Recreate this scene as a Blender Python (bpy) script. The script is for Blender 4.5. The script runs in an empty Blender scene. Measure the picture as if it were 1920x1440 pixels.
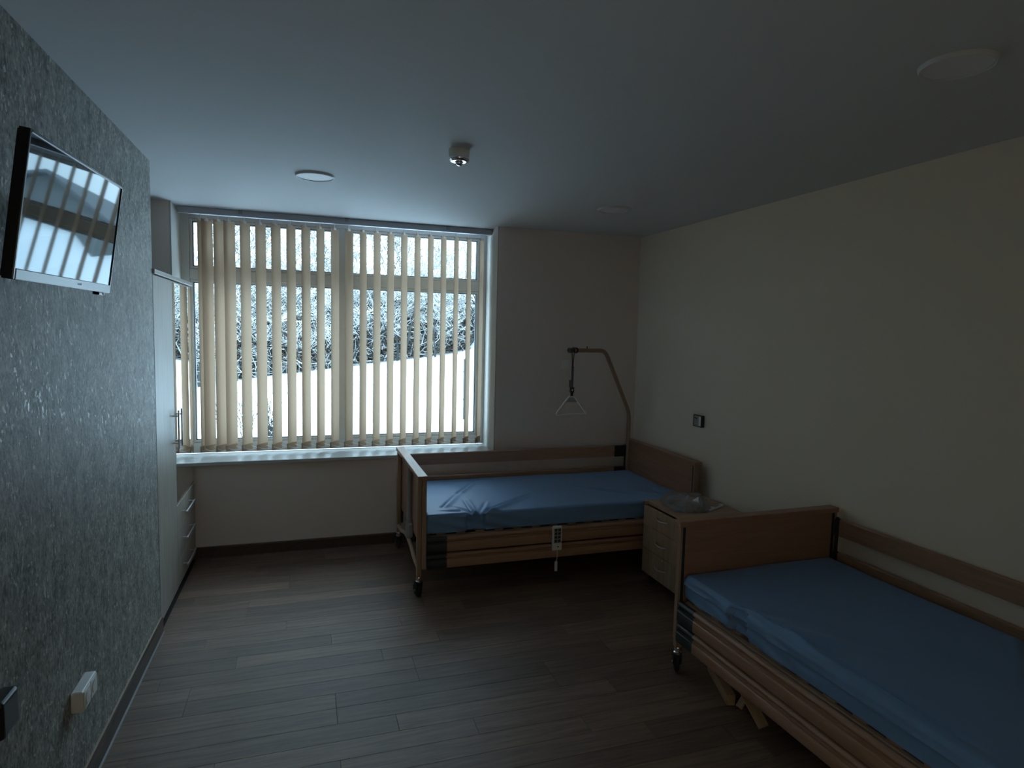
import bpy, bmesh, math, random
from mathutils import Vector, Matrix, noise

# ------------------------------------------------------------------ scene, camera, light
scene = bpy.context.scene
COL = scene.collection
PI = math.pi

cam_data = bpy.data.cameras.new('camera')
cam = bpy.data.objects.new('camera', cam_data)
COL.objects.link(cam)
F_PX = 1166.0
cam_data.sensor_width = 36.0
cam_data.lens = 36.0 * F_PX / 1920.0
cam_data.clip_start = 0.05
cam_data.clip_end = 400
def cam_axes(yaw, pitch, roll):
    cy, sy, cp, sp = math.cos(yaw), math.sin(yaw), math.cos(pitch), math.sin(pitch)
    fw = Vector((sy*cp, cy*cp, sp)); r = Vector((cy, -sy, 0)); u = r.cross(fw)
    cr, sr = math.cos(roll), math.sin(roll)
    return fw, r*cr + u*sr, u*cr - r*sr
fw, rt, up = cam_axes(0.3184, -0.0845, 0.0235)
cam.matrix_world = Matrix(((rt.x, up.x, -fw.x, -2.9329), (rt.y, up.y, -fw.y, -5.1833), (rt.z, up.z, -fw.z, 1.8093), (0, 0, 0, 1)))
scene.camera = cam

# overcast winter sky (brighter overhead, as an overcast sky is)
world = bpy.data.worlds.new('overcast_sky')
scene.world = world
world.use_nodes = True
wn, wl = world.node_tree.nodes, world.node_tree.links
wn.clear()
w_out = wn.new('ShaderNodeOutputWorld'); w_bg = wn.new('ShaderNodeBackground')
w_tc = wn.new('ShaderNodeTexCoord'); w_sep = wn.new('ShaderNodeSeparateXYZ')
w_max = wn.new('ShaderNodeMath'); w_max.operation = 'MAXIMUM'; w_max.inputs[1].default_value = 0.0
w_mad = wn.new('ShaderNodeMath'); w_mad.operation = 'MULTIPLY_ADD'; w_mad.inputs[1].default_value = 1.0; w_mad.inputs[2].default_value = 1.0
w_mul = wn.new('ShaderNodeMath'); w_mul.operation = 'MULTIPLY'; w_mul.inputs[1].default_value = 1.16
w_bg.inputs['Color'].default_value = (0.54, 0.80, 1.0, 1)
wl.new(w_tc.outputs['Generated'], w_sep.inputs[0]); wl.new(w_sep.outputs['Z'], w_max.inputs[0])
wl.new(w_max.outputs[0], w_mad.inputs[0]); wl.new(w_mad.outputs[0], w_mul.inputs[0])
wl.new(w_mul.outputs[0], w_bg.inputs['Strength']); wl.new(w_bg.outputs[0], w_out.inputs[0])

scene.view_settings.view_transform = 'Standard'
scene.view_settings.look = 'None'
scene.view_settings.gamma = 1.0
scene.view_settings.use_curve_mapping = False
scene.view_settings.exposure = 2.08
lamp_d = bpy.data.lights.new('corridor_fill_light', 'AREA')      # added fill light, out of view, to lift the deep end of the room
lamp_d.shape = 'RECTANGLE'; lamp_d.size = 1.2; lamp_d.size_y = 0.6; lamp_d.energy = 9.0; lamp_d.color = (0.86, 0.97, 1.0)
lamp = bpy.data.objects.new('corridor_fill_light', lamp_d); COL.objects.link(lamp); lamp.location = (-2.9, -7.3, 2.68)
cy = scene.cycles
cy.use_denoising = True
cy.max_bounces = 14; cy.diffuse_bounces = 8; cy.glossy_bounces = 4; cy.transmission_bounces = 8; cy.transparent_max_bounces = 16
cy.sample_clamp_indirect = 10.0

# ------------------------------------------------------------------ helpers
def tag(o, label=None, cat=None, group=None, kind=None):
    if label: o['label'] = label
    if cat: o['category'] = cat
    if group: o['group'] = group
    if kind: o['kind'] = kind
    return o

def thing(name, label, cat, loc=(0, 0, 0), rotz=0.0, group=None):
    o = bpy.data.objects.new(name, None)
    o.empty_display_size = 0.1
    COL.objects.link(o)
    o.location = loc; o.rotation_euler = (0, 0, rotz)
    return tag(o, label, cat, group)

def obj(name, bm, mat, parent=None, smooth=True, angle=50):
    me = bpy.data.meshes.new(name)
    bmesh.ops.recalc_face_normals(bm, faces=bm.faces[:])
    if smooth:
        if smooth == 'all':
            for f in bm.faces: f.smooth = True
        lim = math.radians(angle)
        for ed in bm.edges:
            if len(ed.link_faces) == 2 and ed.calc_face_angle(0.0) > lim: ed.smooth = False
    bm.to_mesh(me); bm.free()
    me.materials.append(mat)
    o = bpy.data.objects.new(name, me)
    COL.objects.link(o)
    if parent: o.parent = parent
    return o

def struct(name, bm, mat, **k):
    return tag(obj(name, bm, mat, **k), kind='structure')

def NB(): return bmesh.new()

def box(bm, x0, x1, y0, y1, z0, z1, bev=0.0, seg=2, mat=None):
    vs = [bm.verts.new(p) for p in ((x0,y0,z0),(x1,y0,z0),(x1,y1,z0),(x0,y1,z0),(x0,y0,z1),(x1,y0,z1),(x1,y1,z1),(x0,y1,z1))]
    fs = [bm.faces.new([vs[i] for i in f]) for f in ((0,3,2,1),(4,5,6,7),(0,1,5,4),(1,2,6,5),(2,3,7,6),(3,0,4,7))]
    new = list(vs)
    if bev > 0:
        edges = list({e for f in fs for e in f.edges})
        r = bmesh.ops.bevel(bm, geom=edges, offset=bev, segments=seg, affect='EDGES', profile=0.5)
        new = list({v for f in r['faces'] for v in f.verts} | {v for v in vs if v.is_valid})
    if mat is not None:
        bmesh.ops.transform(bm, matrix=mat, verts=new)
    return bm

def bx(*a, **k): return box(NB(), *a, **k)

def tube(bm, pts, r, n=10, closed=False, caps=True, squash=None):
    pts = [Vector(p) for p in pts]
    N = len(pts)
    rad = r if isinstance(r, (list, tuple)) else [r]*N
    rings = []
    prev = None
    for i, p in enumerate(pts):
        if closed: t = pts[(i+1) % N] - pts[i-1]
        else: t = pts[min(i+1, N-1)] - pts[max(i-1, 0)]
        t.normalize()
        if prev is None:
            a = Vector((0,0,1)) if abs(t.z) < 0.9 else Vector((0,1,0))
            nrm = t.cross(a).normalized()
        else:
            nrm = (prev - t*prev.dot(t)).normalized()
        prev = nrm
        b = t.cross(nrm)
        rings.append([bm.verts.new(p + (nrm*math.cos(2*PI*k/n) + b*math.sin(2*PI*k/n))*rad[i]) for k in range(n)])
    M = N if closed else N-1
    for i in range(M):
        A, B = rings[i], rings[(i+1) % N]
        for k in range(n):
            bm.faces.new((A[k], A[(k+1) % n], B[(k+1) % n], B[k])).smooth = True
    if caps and not closed:
        bm.faces.new(list(reversed(rings[0]))); bm.faces.new(rings[-1])
    return bm

def tb(*a, **k): return tube(NB(), *a, **k)

def lathe(bm, prof, origin=(0,0,0), axis='z', n=24, sweep=1.0):
    """prof: list of (r, h) along axis"""
    o = Vector(origin)
    def P(r, h, a):
        c, s = r*math.cos(a), r*math.sin(a)
        return o + (Vector((c, s, h)) if axis == 'z' else Vector((c, h, s)) if axis == 'y' else Vector((h, c, s)))
    rings = []
    for r, h in prof:
        if r < 1e-6: rings.append([bm.verts.new(P(0, h, 0))])
        else: rings.append([bm.verts.new(P(r, h, 2*PI*k/n)) for k in range(n)])
    for A, B in zip(rings, rings[1:]):
        for k in range(n):
            k2 = (k+1) % n
            if len(A) == 1 and len(B) == 1: continue
            if len(A) == 1: f = bm.faces.new((A[0], B[k], B[k2]))
            elif len(B) == 1: f = bm.faces.new((A[k], A[k2], B[0]))
            else: f = bm.faces.new((A[k], A[k2], B[k2], B[k]))
            f.smooth = True
    if len(rings[0]) > 1: bm.faces.new(rings[0])
    if len(rings[-1]) > 1: bm.faces.new(rings[-1])
    return bm

def prism(bm, poly, axis, a0, a1):
    """extrude 2-D polygon along axis: 'x' -> poly in (y,z); 'y' -> (x,z); 'z' -> (x,y)"""
    def P(u, v, a): return (a,u,v) if axis == 'x' else (u,a,v) if axis == 'y' else (u,v,a)
    A = [bm.verts.new(P(u,v,a0)) for u,v in poly]; B = [bm.verts.new(P(u,v,a1)) for u,v in poly]
    n = len(poly)
    for i in range(n): bm.faces.new((A[i], A[(i+1)%n], B[(i+1)%n], B[i]))
    bm.faces.new(A); bm.faces.new(list(reversed(B)))
    return bm

def arc_path(pts, rad, n=6):
    """polyline with rounded corners"""
    pts = [Vector(p) for p in pts]; out = [pts[0]]
    for a, b, c in zip(pts, pts[1:], pts[2:]):
        d1 = (a-b).normalized(); d2 = (c-b).normalized()
        p1 = b + d1*rad; p2 = b + d2*rad
        for i in range(n+1):
            t = i/n
            out.append(p1*(1-t)**2 + b*2*t*(1-t) + p2*t*t)
    out.append(pts[-1])
    return out

# ------------------------------------------------------------------ materials
def new_mat(name):
    m = bpy.data.materials.new(name); m.use_nodes = True
    nt = m.node_tree
    b = nt.nodes['Principled BSDF']
    return m, nt, b

def plain(name, col, rough=0.5, metal=0.0, spec=0.5, var=0.06, scale=12.0, bump=0.0, bscale=200.0):
    m, nt, b = new_mat(name)
    b.inputs['Roughness'].default_value = rough
    b.inputs['Metallic'].default_value = metal
    b.inputs['Specular IOR Level'].default_value = spec
    tc = nt.nodes.new('ShaderNodeTexCoord')
    nz = nt.nodes.new('ShaderNodeTexNoise'); nz.inputs['Scale'].default_value = scale; nz.inputs['Detail'].default_value = 4
    mx = nt.nodes.new('ShaderNodeMix'); mx.data_type = 'RGBA'
    mx.inputs[6].default_value = (*[c*(1-var) for c in col], 1)
    mx.inputs[7].default_value = (*[min(1, c*(1+var)) for c in col], 1)
    nt.links.new(tc.outputs['Object'], nz.inputs['Vector'])
    nt.links.new(nz.outputs['Fac'], mx.inputs[0]); nt.links.new(mx.outputs[2], b.inputs['Base Color'])
    if bump:
        n2 = nt.nodes.new('ShaderNodeTexNoise'); n2.inputs['Scale'].default_value = bscale; n2.inputs['Detail'].default_value = 3
        bp = nt.nodes.new('ShaderNodeBump'); bp.inputs['Strength'].default_value = bump; bp.inputs['Distance'].default_value = 0.002
        nt.links.new(tc.outputs['Object'], n2.inputs['Vector']); nt.links.new(n2.outputs['Fac'], bp.inputs['Height'])
        nt.links.new(bp.outputs[0], b.inputs['Normal'])
    return m

def wood(name, dark, light, rough=0.45, axis='x', scale=9.0, stretch=14.0, per_object=False, bump=0.15):
    """grain runs along axis"""
    m, nt, b = new_mat(name)
    b.inputs['Roughness'].default_value = rough
    tc = nt.nodes.new('ShaderNodeTexCoord'); mp = nt.nodes.new('ShaderNodeMapping')
    s = [stretch, stretch, stretch]; s['xyz'.index(axis)] = 1.0
    mp.inputs['Scale'].default_value = s
    nz = nt.nodes.new('ShaderNodeTexNoise'); nz.inputs['Scale'].default_value = scale*0.35; nz.inputs['Detail'].default_value = 7; nz.inputs['Roughness'].default_value = 0.62
    nz.inputs['Distortion'].default_value = 0.35
    cr = nt.nodes.new('ShaderNodeValToRGB')
    cr.color_ramp.elements[0].position = 0.28; cr.color_ramp.elements[0].color = (*dark, 1)
    cr.color_ramp.elements[1].position = 0.72; cr.color_ramp.elements[1].color = (*light, 1)
    nt.links.new(tc.outputs['Object'], mp.inputs['Vector'])
    vec = mp.outputs['Vector']
    out = cr.outputs['Color']
    if per_object:
        oi = nt.nodes.new('ShaderNodeObjectInfo')
        ad = nt.nodes.new('ShaderNodeVectorMath'); ad.operation = 'ADD'
        cb = nt.nodes.new('ShaderNodeCombineXYZ')
        ml = nt.nodes.new('ShaderNodeMath'); ml.operation = 'MULTIPLY'; ml.inputs[1].default_value = 83.0
        nt.links.new(oi.outputs['Random'], ml.inputs[0])
        for k in range(3): nt.links.new(ml.outputs[0], cb.inputs[k])
        nt.links.new(vec, ad.inputs[0]); nt.links.new(cb.outputs[0], ad.inputs[1]); vec = ad.outputs[0]
        hs = nt.nodes.new('ShaderNodeHueSaturation')
        mr = nt.nodes.new('ShaderNodeMapRange'); mr.inputs['To Min'].default_value = 0.72; mr.inputs['To Max'].default_value = 1.28
        nt.links.new(oi.outputs['Random'], mr.inputs['Value']); nt.links.new(mr.outputs[0], hs.inputs['Value'])
        nt.links.new(cr.outputs['Color'], hs.inputs['Color']); out = hs.outputs['Color']
    nt.links.new(vec, nz.inputs['Vector']); nt.links.new(nz.outputs['Fac'], cr.inputs['Fac'])
    nt.links.new(out, b.inputs['Base Color'])
    if bump:
        bp = nt.nodes.new('ShaderNodeBump'); bp.inputs['Strength'].default_value = bump; bp.inputs['Distance'].default_value = 0.001
        nt.links.new(nz.outputs['Fac'], bp.inputs['Height']); nt.links.new(bp.outputs[0], b.inputs['Normal'])
    return m

M = {}
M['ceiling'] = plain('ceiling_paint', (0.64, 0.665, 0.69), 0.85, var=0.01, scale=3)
M['cream'] = plain('cream_wall_paint', (0.83, 0.75, 0.63), 0.8, var=0.012, scale=2.5, bump=0.05, bscale=300)
M['greywall'] = plain('warm_grey_wall_paint', (0.76, 0.67, 0.62), 0.8, var=0.012, scale=2.5, bump=0.05, bscale=300)
M['white_pvc'] = plain('white_window_plastic', (0.52, 0.52, 0.51), 0.3, var=0.01)
M['white_paint'] = plain('white_reveal_paint', (0.56, 0.54, 0.50), 0.75, var=0.01)
M['gasket'] = plain('black_rubber', (0.02, 0.02, 0.022), 0.6)
M['dark_plastic'] = plain('dark_green_grey_plastic', (0.028, 0.040, 0.042), 0.45)
M['black'] = plain('black_gloss_plastic', (0.012, 0.012, 0.015), 0.22)
M['blackmatt'] = plain('black_rubber_tyre', (0.015, 0.015, 0.017), 0.6)
M['chrome'] = plain('chrome', (0.80, 0.81, 0.83), 0.16, metal=1.0, var=0.02)
M['steel'] = plain('brushed_metal', (0.62, 0.63, 0.65), 0.34, metal=1.0, var=0.03)
M['grey_metal'] = plain('grey_painted_metal', (0.30, 0.31, 0.31), 0.42, var=0.03)
M['beige_metal'] = plain('beech_coloured_painted_metal', (0.36, 0.235, 0.155), 0.40, var=0.04)
M['rail_alu'] = plain('white_aluminium_rail', (0.45, 0.46, 0.52), 0.35, var=0.02)
M['white_plastic'] = plain('white_plastic', (0.78, 0.78, 0.76), 0.35, var=0.02)
M['grey_plastic'] = plain('grey_plastic', (0.32, 0.33, 0.33), 0.45, var=0.03)
M['strap'] = plain('grey_woven_strap', (0.11, 0.12, 0.14), 0.8, var=0.2, scale=120)
M['beech'] = wood('beech_board', (0.30, 0.160, 0.100), (0.40, 0.225, 0.148), 0.42, 'y', 9, 16, bump=0.05)
M['beech_rail'] = wood('beech_side_rail', (0.33, 0.190, 0.120), (0.45, 0.275, 0.180), 0.40, 'x', 9, 18, bump=0.05)
M['oak'] = wood('light_oak_laminate', (0.30, 0.20, 0.125), (0.47, 0.34, 0.225), 0.5, 'z', 10, 9, bump=0.05)
M['oak_top'] = wood('light_oak_top', (0.33, 0.20, 0.12), (0.47, 0.31, 0.20), 0.45, 'x', 10, 9, bump=0.05)
M['wardrobe'] = wood('pale_ash_laminate', (0.30, 0.265, 0.22), (0.46, 0.42, 0.36), 0.42, 'z', 8, 14, bump=0.05)
M['plank'] = wood('brown_vinyl_plank', (0.100, 0.060, 0.041), (0.220, 0.140, 0.097), 0.52, 'x', 10, 15, per_object=True, bump=0.12)
M['skirting'] = wood('dark_brown_skirting', (0.045, 0.026, 0.018), (0.085, 0.050, 0.034), 0.4, 'y', 8, 12, bump=0.03)
M['subfloor'] = plain('dark_joint', (0.012, 0.010, 0.009), 0.8)
M['bead'] = plain('grey_sealant', (0.12, 0.12, 0.115), 0.5)
M['beige_line'] = plain('beige_edge_strip', (0.40, 0.32, 0.24), 0.5)
M['snow'] = plain('snow', (0.88, 0.90, 0.93), 0.9, var=0.03, scale=2)
M['branch_snow'] = plain('frosted_branch', (0.48, 0.47, 0.45), 0.9, var=0.05, scale=2)
M['bark'] = plain('grey_bark', (0.030, 0.031, 0.029), 0.9, var=0.3, scale=8)
M['wire'] = plain('fence_wire', (0.35, 0.36, 0.36), 0.6)
M['fence_post'] = plain('dark_fence_post', (0.03, 0.035, 0.04), 0.6)
M['house_wall'] = plain('grey_house_wall', (0.16, 0.17, 0.17), 0.9, var=0.12, scale=3)
M['house_roof'] = plain('slate_roof', (0.12, 0.13, 0.14), 0.8, var=0.2, scale=4)
M['mirror'] = plain('mirror_glass', (0.86, 0.90, 0.90), 0.01, metal=1.0, var=0.0)
M['paper'] = plain('white_paper', (0.72, 0.72, 0.72), 0.7, var=0.05, scale=30)
M['lamp_diffuser'] = plain('white_lamp_diffuser', (0.74, 0.76, 0.78), 0.4, var=0.0)
M['lamp_ring'] = plain('white_lamp_ring', (0.66, 0.67, 0.70), 0.4, var=0.0)
M['print'] = plain('dark_print', (0.02, 0.02, 0.02), 0.6)
M['pile_wood'] = wood('bed_slat_wood', (0.33, 0.20, 0.10), (0.47, 0.31, 0.17), 0.5, 'x', 8, 14, bump=0.03)

# blue mattress cover, a light-catching coated fabric
m, nt, b = new_mat('blue_mattress_cover')
b.inputs['Base Color'].default_value = (0.165, 0.315, 0.55, 1); b.inputs['Roughness'].default_value = 0.55
b.inputs['Sheen Weight'].default_value = 0.15; b.inputs['Sheen Roughness'].default_value = 0.4
tc = nt.nodes.new('ShaderNodeTexCoord'); nz = nt.nodes.new('ShaderNodeTexNoise'); nz.inputs['Scale'].default_value = 14; nz.inputs['Detail'].default_value = 6
bp = nt.nodes.new('ShaderNodeBump'); bp.inputs['Strength'].default_value = 0.25; bp.inputs['Distance'].default_value = 0.004
nt.links.new(tc.outputs['Object'], nz.inputs['Vector']); nt.links.new(nz.outputs['Fac'], bp.inputs['Height']); nt.links.new(bp.outputs[0], b.inputs['Normal'])
M['blue'] = m

# beige blind fabric, lets some daylight through
m, nt, b = new_mat('beige_blind_fabric')
nt.nodes.remove(b)
out = nt.nodes['Material Output']
df = nt.nodes.new('ShaderNodeBsdfDiffuse'); tr = nt.nodes.new('ShaderNodeBsdfTranslucent'); mx = nt.nodes.new('ShaderNodeMixShader')
tc = nt.nodes.new('ShaderNodeTexCoord'); nz = nt.nodes.new('ShaderNodeTexNoise'); nz.inputs['Scale'].default_value = 180
cr = nt.nodes.new('ShaderNodeValToRGB'); cr.color_ramp.elements[0].color = (0.40, 0.29, 0.205, 1); cr.color_ramp.elements[1].color = (0.48, 0.355, 0.255, 1)
nt.links.new(tc.outputs['Object'], nz.inputs['Vector']); nt.links.new(nz.outputs['Fac'], cr.inputs['Fac'])
nt.links.new(cr.outputs[0], df.inputs[0]); nt.links.new(cr.outputs[0], tr.inputs[0])
mx.inputs[0].default_value = 0.32
nt.links.new(df.outputs[0], mx.inputs[1]); nt.links.new(tr.outputs[0], mx.inputs[2]); nt.links.new(mx.outputs[0], out.inputs[0])
M['vane'] = m

def film(name, tint, gloss_rough, ior=1.45, haze=None):
    """thin transparent sheet: clear film or pane with a Fresnel reflection, optional milky haze"""
    m, nt, b = new_mat(name); nt.nodes.remove(b)
    out = nt.nodes['Material Output']
    t = nt.nodes.new('ShaderNodeBsdfTransparent'); t.inputs[0].default_value = (*tint, 1)
    g = nt.nodes.new('ShaderNodeBsdfGlossy'); g.inputs['Roughness'].default_value = gloss_rough
    fr = nt.nodes.new('ShaderNodeFresnel'); fr.inputs['IOR'].default_value = ior
    mx = nt.nodes.new('ShaderNodeMixShader')
    nt.links.new(fr.outputs[0], mx.inputs[0]); nt.links.new(t.outputs[0], mx.inputs[1]); nt.links.new(g.outputs[0], mx.inputs[2])
    last = mx.outputs[0]
    if haze:
        d = nt.nodes.new('ShaderNodeBsdfDiffuse'); d.inputs[0].default_value = (0.8, 0.8, 0.8, 1)
        m2 = nt.nodes.new('ShaderNodeMixShader'); m2.inputs[0].default_value = haze
        nt.links.new(last, m2.inputs[1]); nt.links.new(d.outputs[0], m2.inputs[2]); last = m2.outputs[0]
    nt.links.new(last, out.inputs[0])
    return m
M['glass'] = film('window_glass', (0.96, 0.98, 0.97), 0.0)
M['bag'] = film('clear_plastic_film', (0.93, 0.93, 0.92), 0.12, 1.5, haze=0.20)

# television screen
m, nt, b = new_mat('dark_glossy_screen')
b.inputs['Base Color'].default_value = (0.008, 0.010, 0.012, 1); b.inputs['Roughness'].default_value = 0.03
b.inputs['IOR'].default_value = 1.55
b.inputs['Specular Tint'].default_value = (0.62, 0.88, 1.0, 1)
M['screen'] = m

# dark grey wallpaper with pale glittery flecks
m, nt, b = new_mat('flecked_grey_wallpaper')
b.inputs['Roughness'].default_value = 0.5
tc = nt.nodes.new('ShaderNodeTexCoord')
mp = nt.nodes.new('ShaderNodeMapping'); mp.inputs['Scale'].default_value = (1, 1, 0.62)
nt.links.new(tc.outputs['Object'], mp.inputs['Vector'])
n1 = nt.nodes.new('ShaderNodeTexNoise'); n1.inputs['Scale'].default_value = 16; n1.inputs['Detail'].default_value = 6; n1.inputs['Roughness'].default_value = 0.6
n2 = nt.nodes.new('ShaderNodeTexNoise'); n2.inputs['Scale'].default_value = 75; n2.inputs['Detail'].default_value = 5; n2.inputs['Roughness'].default_value = 0.65; n2.inputs['Distortion'].default_value = 0.6
n3 = nt.nodes.new('ShaderNodeTexNoise'); n3.inputs['Scale'].default_value = 68; n3.inputs['Detail'].default_value = 3; n3.inputs['Distortion'].default_value = 0.3
n4 = nt.nodes.new('ShaderNodeTexNoise'); n4.inputs['Scale'].default_value = 3.0
for n in (n1, n2, n3, n4): nt.links.new(mp.outputs[0], n.inputs['Vector'])
c1 = nt.nodes.new('ShaderNodeValToRGB')
c1.color_ramp.elements[0].position = 0.40; c1.color_ramp.elements[0].color = (0.10, 0.10, 0.088, 1)
c1.color_ramp.elements[1].position = 0.62; c1.color_ramp.elements[1].color = (0.42, 0.41, 0.37, 1)
mixn = nt.nodes.new('ShaderNodeMix'); mixn.data_type = 'FLOAT'; mixn.inputs[0].default_value = 0.62
nt.links.new(n1.outputs['Fac'], mixn.inputs[2]); nt.links.new(n2.outputs['Fac'], mixn.inputs[3])
nt.links.new(mixn.outputs[0], c1.inputs['Fac'])
c3 = nt.nodes.new('ShaderNodeValToRGB')
c3.color_ramp.elements[0].position = 0.625; c3.color_ramp.elements[0].color = (0, 0, 0, 1)
c3.color_ramp.elements[1].position = 0.70; c3.color_ramp.elements[1].color = (1, 1, 1, 1)
nt.links.new(n3.outputs['Fac'], c3.inputs['Fac'])
fleck = nt.nodes.new('ShaderNodeMix'); fleck.data_type = 'RGBA'
fleck.inputs[7].default_value = (0.72, 0.70, 0.62, 1)
nt.links.new(c3.outputs['Color'], fleck.inputs[0]); nt.links.new(c1.outputs['Color'], fleck.inputs[6])
nt.links.new(fleck.outputs[2], b.inputs['Base Color'])
rr = nt.nodes.new('ShaderNodeMapRange'); rr.inputs['To Min'].default_value = 0.58; rr.inputs['To Max'].default_value = 0.25
nt.links.new(c3.outputs['Color'], rr.inputs['Value']); nt.links.new(rr.outputs[0], b.inputs['Roughness'])
bp = nt.nodes.new('ShaderNodeBump'); bp.inputs['Strength'].default_value = 0.6; bp.inputs['Distance'].default_value = 0.003
nt.links.new(n2.outputs['Fac'], bp.inputs['Height']); nt.links.new(bp.outputs[0], b.inputs['Normal'])
M['wallpaper'] = m

# ------------------------------------------------------------------ room shell
H = 2.70
XL = -3.758         # left wall face
YE = -1.21          # where the left wall ends (alcove with the wardrobe)
XA = -4.36          # alcove wall
YF = -6.30          # wall behind the camera
XN0, XN1 = -3.892, -1.37   # window niche
YW = 0.35           # window plane
ZS = 0.762          # sill

fl = struct('floor', bx(XA-.3, 0.3, YF-.15, 0.3, -0.20, -0.004), M['subfloor'])
random.seed(4)
PW, PL, GAP = 0.125, 1.10, 0.0012
plank_meshes = {}
y = -0.003
row = 0
while y > YF:
    x = -0.004 - random.choice((0.0, 0.31, 0.55, 0.78, 0.17, 0.92))*PL + PL
    while x > XL:
        xa, xb = max(x-PL, XL+0.002), min(x, -0.004)
        if xb - xa > 0.05:
            L = round(xb-xa, 3)
            if L not in plank_meshes:
                bm = NB()
                a, c = L-GAP, PW-GAP
                e = 0.0007
                v = [bm.verts.new(p) for p in ((0,0,-.004),(a,0,-.004),(a,c,-.004),(0,c,-.004),(0,0,-e),(a,0,-e),(a,c,-e),(0,c,-e),(e,e,0),(a-e,e,0),(a-e,c-e,0),(e,c-e,0))]
                for f in ((3,2,1,0),(0,1,5,4),(1,2,6,5),(2,3,7,6),(3,0,4,7),(4,5,9,8),(5,6,10,9),(6,7,11,10),(7,4,8,11),(8,9,10,11)):
                    bm.faces.new([v[i] for i in f])
                me = bpy.data.meshes.new('floor_plank'); bm.to_mesh(me); bm.free(); me.materials.append(M['plank'])
                plank_meshes[L] = me
            o = bpy.data.objects.new('floor_plank', plank_meshes[L]); COL.objects.link(o)
            o.parent = fl; o.location = (xa, y-PW+GAP/2, 0)
        x -= PL
    y -= PW; row += 1

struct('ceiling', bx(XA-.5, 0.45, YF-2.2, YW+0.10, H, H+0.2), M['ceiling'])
struct('wall_right', bx(0, 0.25, YF-.2, YW+.1, 0, H), M['cream'])
bm = NB()
DX0, DX1, DZ = -3.40, -2.30, 2.10     # made-up doorway behind the camera, lets the added fill light in
prism(bm, [(XA-.3, 0), (DX0, 0), (DX0, DZ), (DX1, DZ), (DX1, 0), (0.25, 0), (0.25, H), (XA-.3, H)], 'y', YF-.15, YF)
struct('wall_front', bm, M['cream'], smooth=False)
struct('wall_added_corridor', bx(XA-.3, 0.25, YF-2.2, YF-2.0, 0, H), M['cream'])  # unseen corridor shell, added to carry the fill light through the doorway
struct('wall_added_corridor_left', bx(XA-.5, XA-.3, YF-2.2, YF, 0, H), M['cream'])
struct('wall_added_corridor_right', bx(0.25, 0.45, YF-2.2, YF, 0, H), M['cream'])
struct('floor_added_corridor', bx(XA-.3, 0.25, YF-2.0, YF-.151, -0.2, 0), M['cream'])
# window wall: apron below the sill and a pier on each side of the niche (front at y = 0)
bm = NB()
def quad(bm, *p): return bm.faces.new([bm.verts.new(q) for q in p])
poly = [(XA-.3, 0), (0, 0), (0, H), (XN1, H), (XN1, ZS-.03), (XN0, ZS-.03), (XN0, H), (XA-.3, H)]
prism(bm, poly, 'y', 0.0, YW+0.10)
struct('wall_back', bm, M['greywall'], smooth=False)
# light plaster lining of the two reveals, ending flush at the wall's front
tr1 = struct('trim_1', bx(XN1-0.012, XN1, 0.001, YW, ZS, H-0.001), M['white_paint'])
tr2 = struct('trim_2', bx(XN0, XN0+0.012, 0.001, YW, ZS, H-0.001), M['white_paint'])
# left wall, flecked wallpaper in hung strips, and the alcove wall
wl_ = struct('wall_left', bx(XL-0.60, XL-0.002, YF, YE, 0, H, ), M['wallpaper'])
edges = [YF, -5.9, -4.84, -3.79, -2.745, -1.695, YE]
for a, c in zip(edges, edges[1:]):
    obj('wallpaper_strip', bx(XL-0.003, XL, a+0.0004, c-0.0004 if c != YE else c, 0.0, H-0.001), M['wallpaper'], wl_)
struct('wall_alcove', bx(XA-.3, XA, YE, 0, 0, H), M['greywall'])

# baseboards
def baseboard(name, length_axis, a0, a1, face, side):
    hb, t = 0.092, 0.013
    prof = [(0, 0), (t, 0), (t, hb-0.010), (t*0.55, hb), (0, hb)]
    bm = NB()
    if length_axis == 'y': prism(bm, [(face + side*u, v) for u, v in prof], 'y', a0, a1)
    else: prism(bm, [(face + side*u, v) for u, v in prof], 'x', a0, a1)
    o = struct(name, bm, M['skirting'])
    b2 = NB(); c2 = NB()
    top = [(0, hb), (t*0.6, hb), (t*0.6, hb+0.003), (0, hb+0.003)]
    bead = [(t, 0.0), (t+0.007, 0.0), (t+0.004, 0.003), (t, 0.006)]
    for B, pf in ((b2, top), (c2, bead)):
        prism(B, [(face + side*u, v) for u, v in pf], 'y' if length_axis == 'y' else 'x', a0, a1)
    obj('edge_strip', b2, M['beige_line'], o); obj('sealant_bead', c2, M['bead'] if length_axis == 'y' and side > 0 else M['skirting'], o)
    return o
baseboard('baseboard_left', 'y', YF, YE, XL, 1)
baseboard('baseboard_right', 'y', YF, 0, 0, -1)
baseboard('baseboard_back', 'x', XA, -0.014, 0, -1)

# ------------------------------------------------------------------ window
win = thing('window_1', None, None, (XN0, YW, ZS))
win['kind'] = 'structure'
def W(x0, x1, y0, y1, z0, z1, bev=0.004): return bx(x0-XN0, x1-XN0, y0-YW, y1-YW, z0-ZS, z1-ZS, bev=bev)
FB = 0.072  # frame face width
fy0, fy1 = YW, YW+0.07
XM = -2.652
obj('frame_side', W(XN0, XN0+FB, fy0, fy1, ZS, H), M['white_pvc'], win)
obj('frame_side', W(XN1-FB, XN1, fy0, fy1, ZS, H), M['white_pvc'], win)
obj('frame_bottom', W(XN0+FB, XN1-FB, fy0, fy1, ZS, ZS+0.082), M['white_pvc'], win)
obj('frame_top', W(XN0+FB, XN1-FB, fy0, fy1, H-0.06, H), M['white_pvc'], win)
obj('mullion', W(XM-0.042, XM+0.042, fy0, fy1, ZS+0.082, H-0.06), M['white_pvc'], win)
ZT0, ZT1 = 2.165, 2.245
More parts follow.
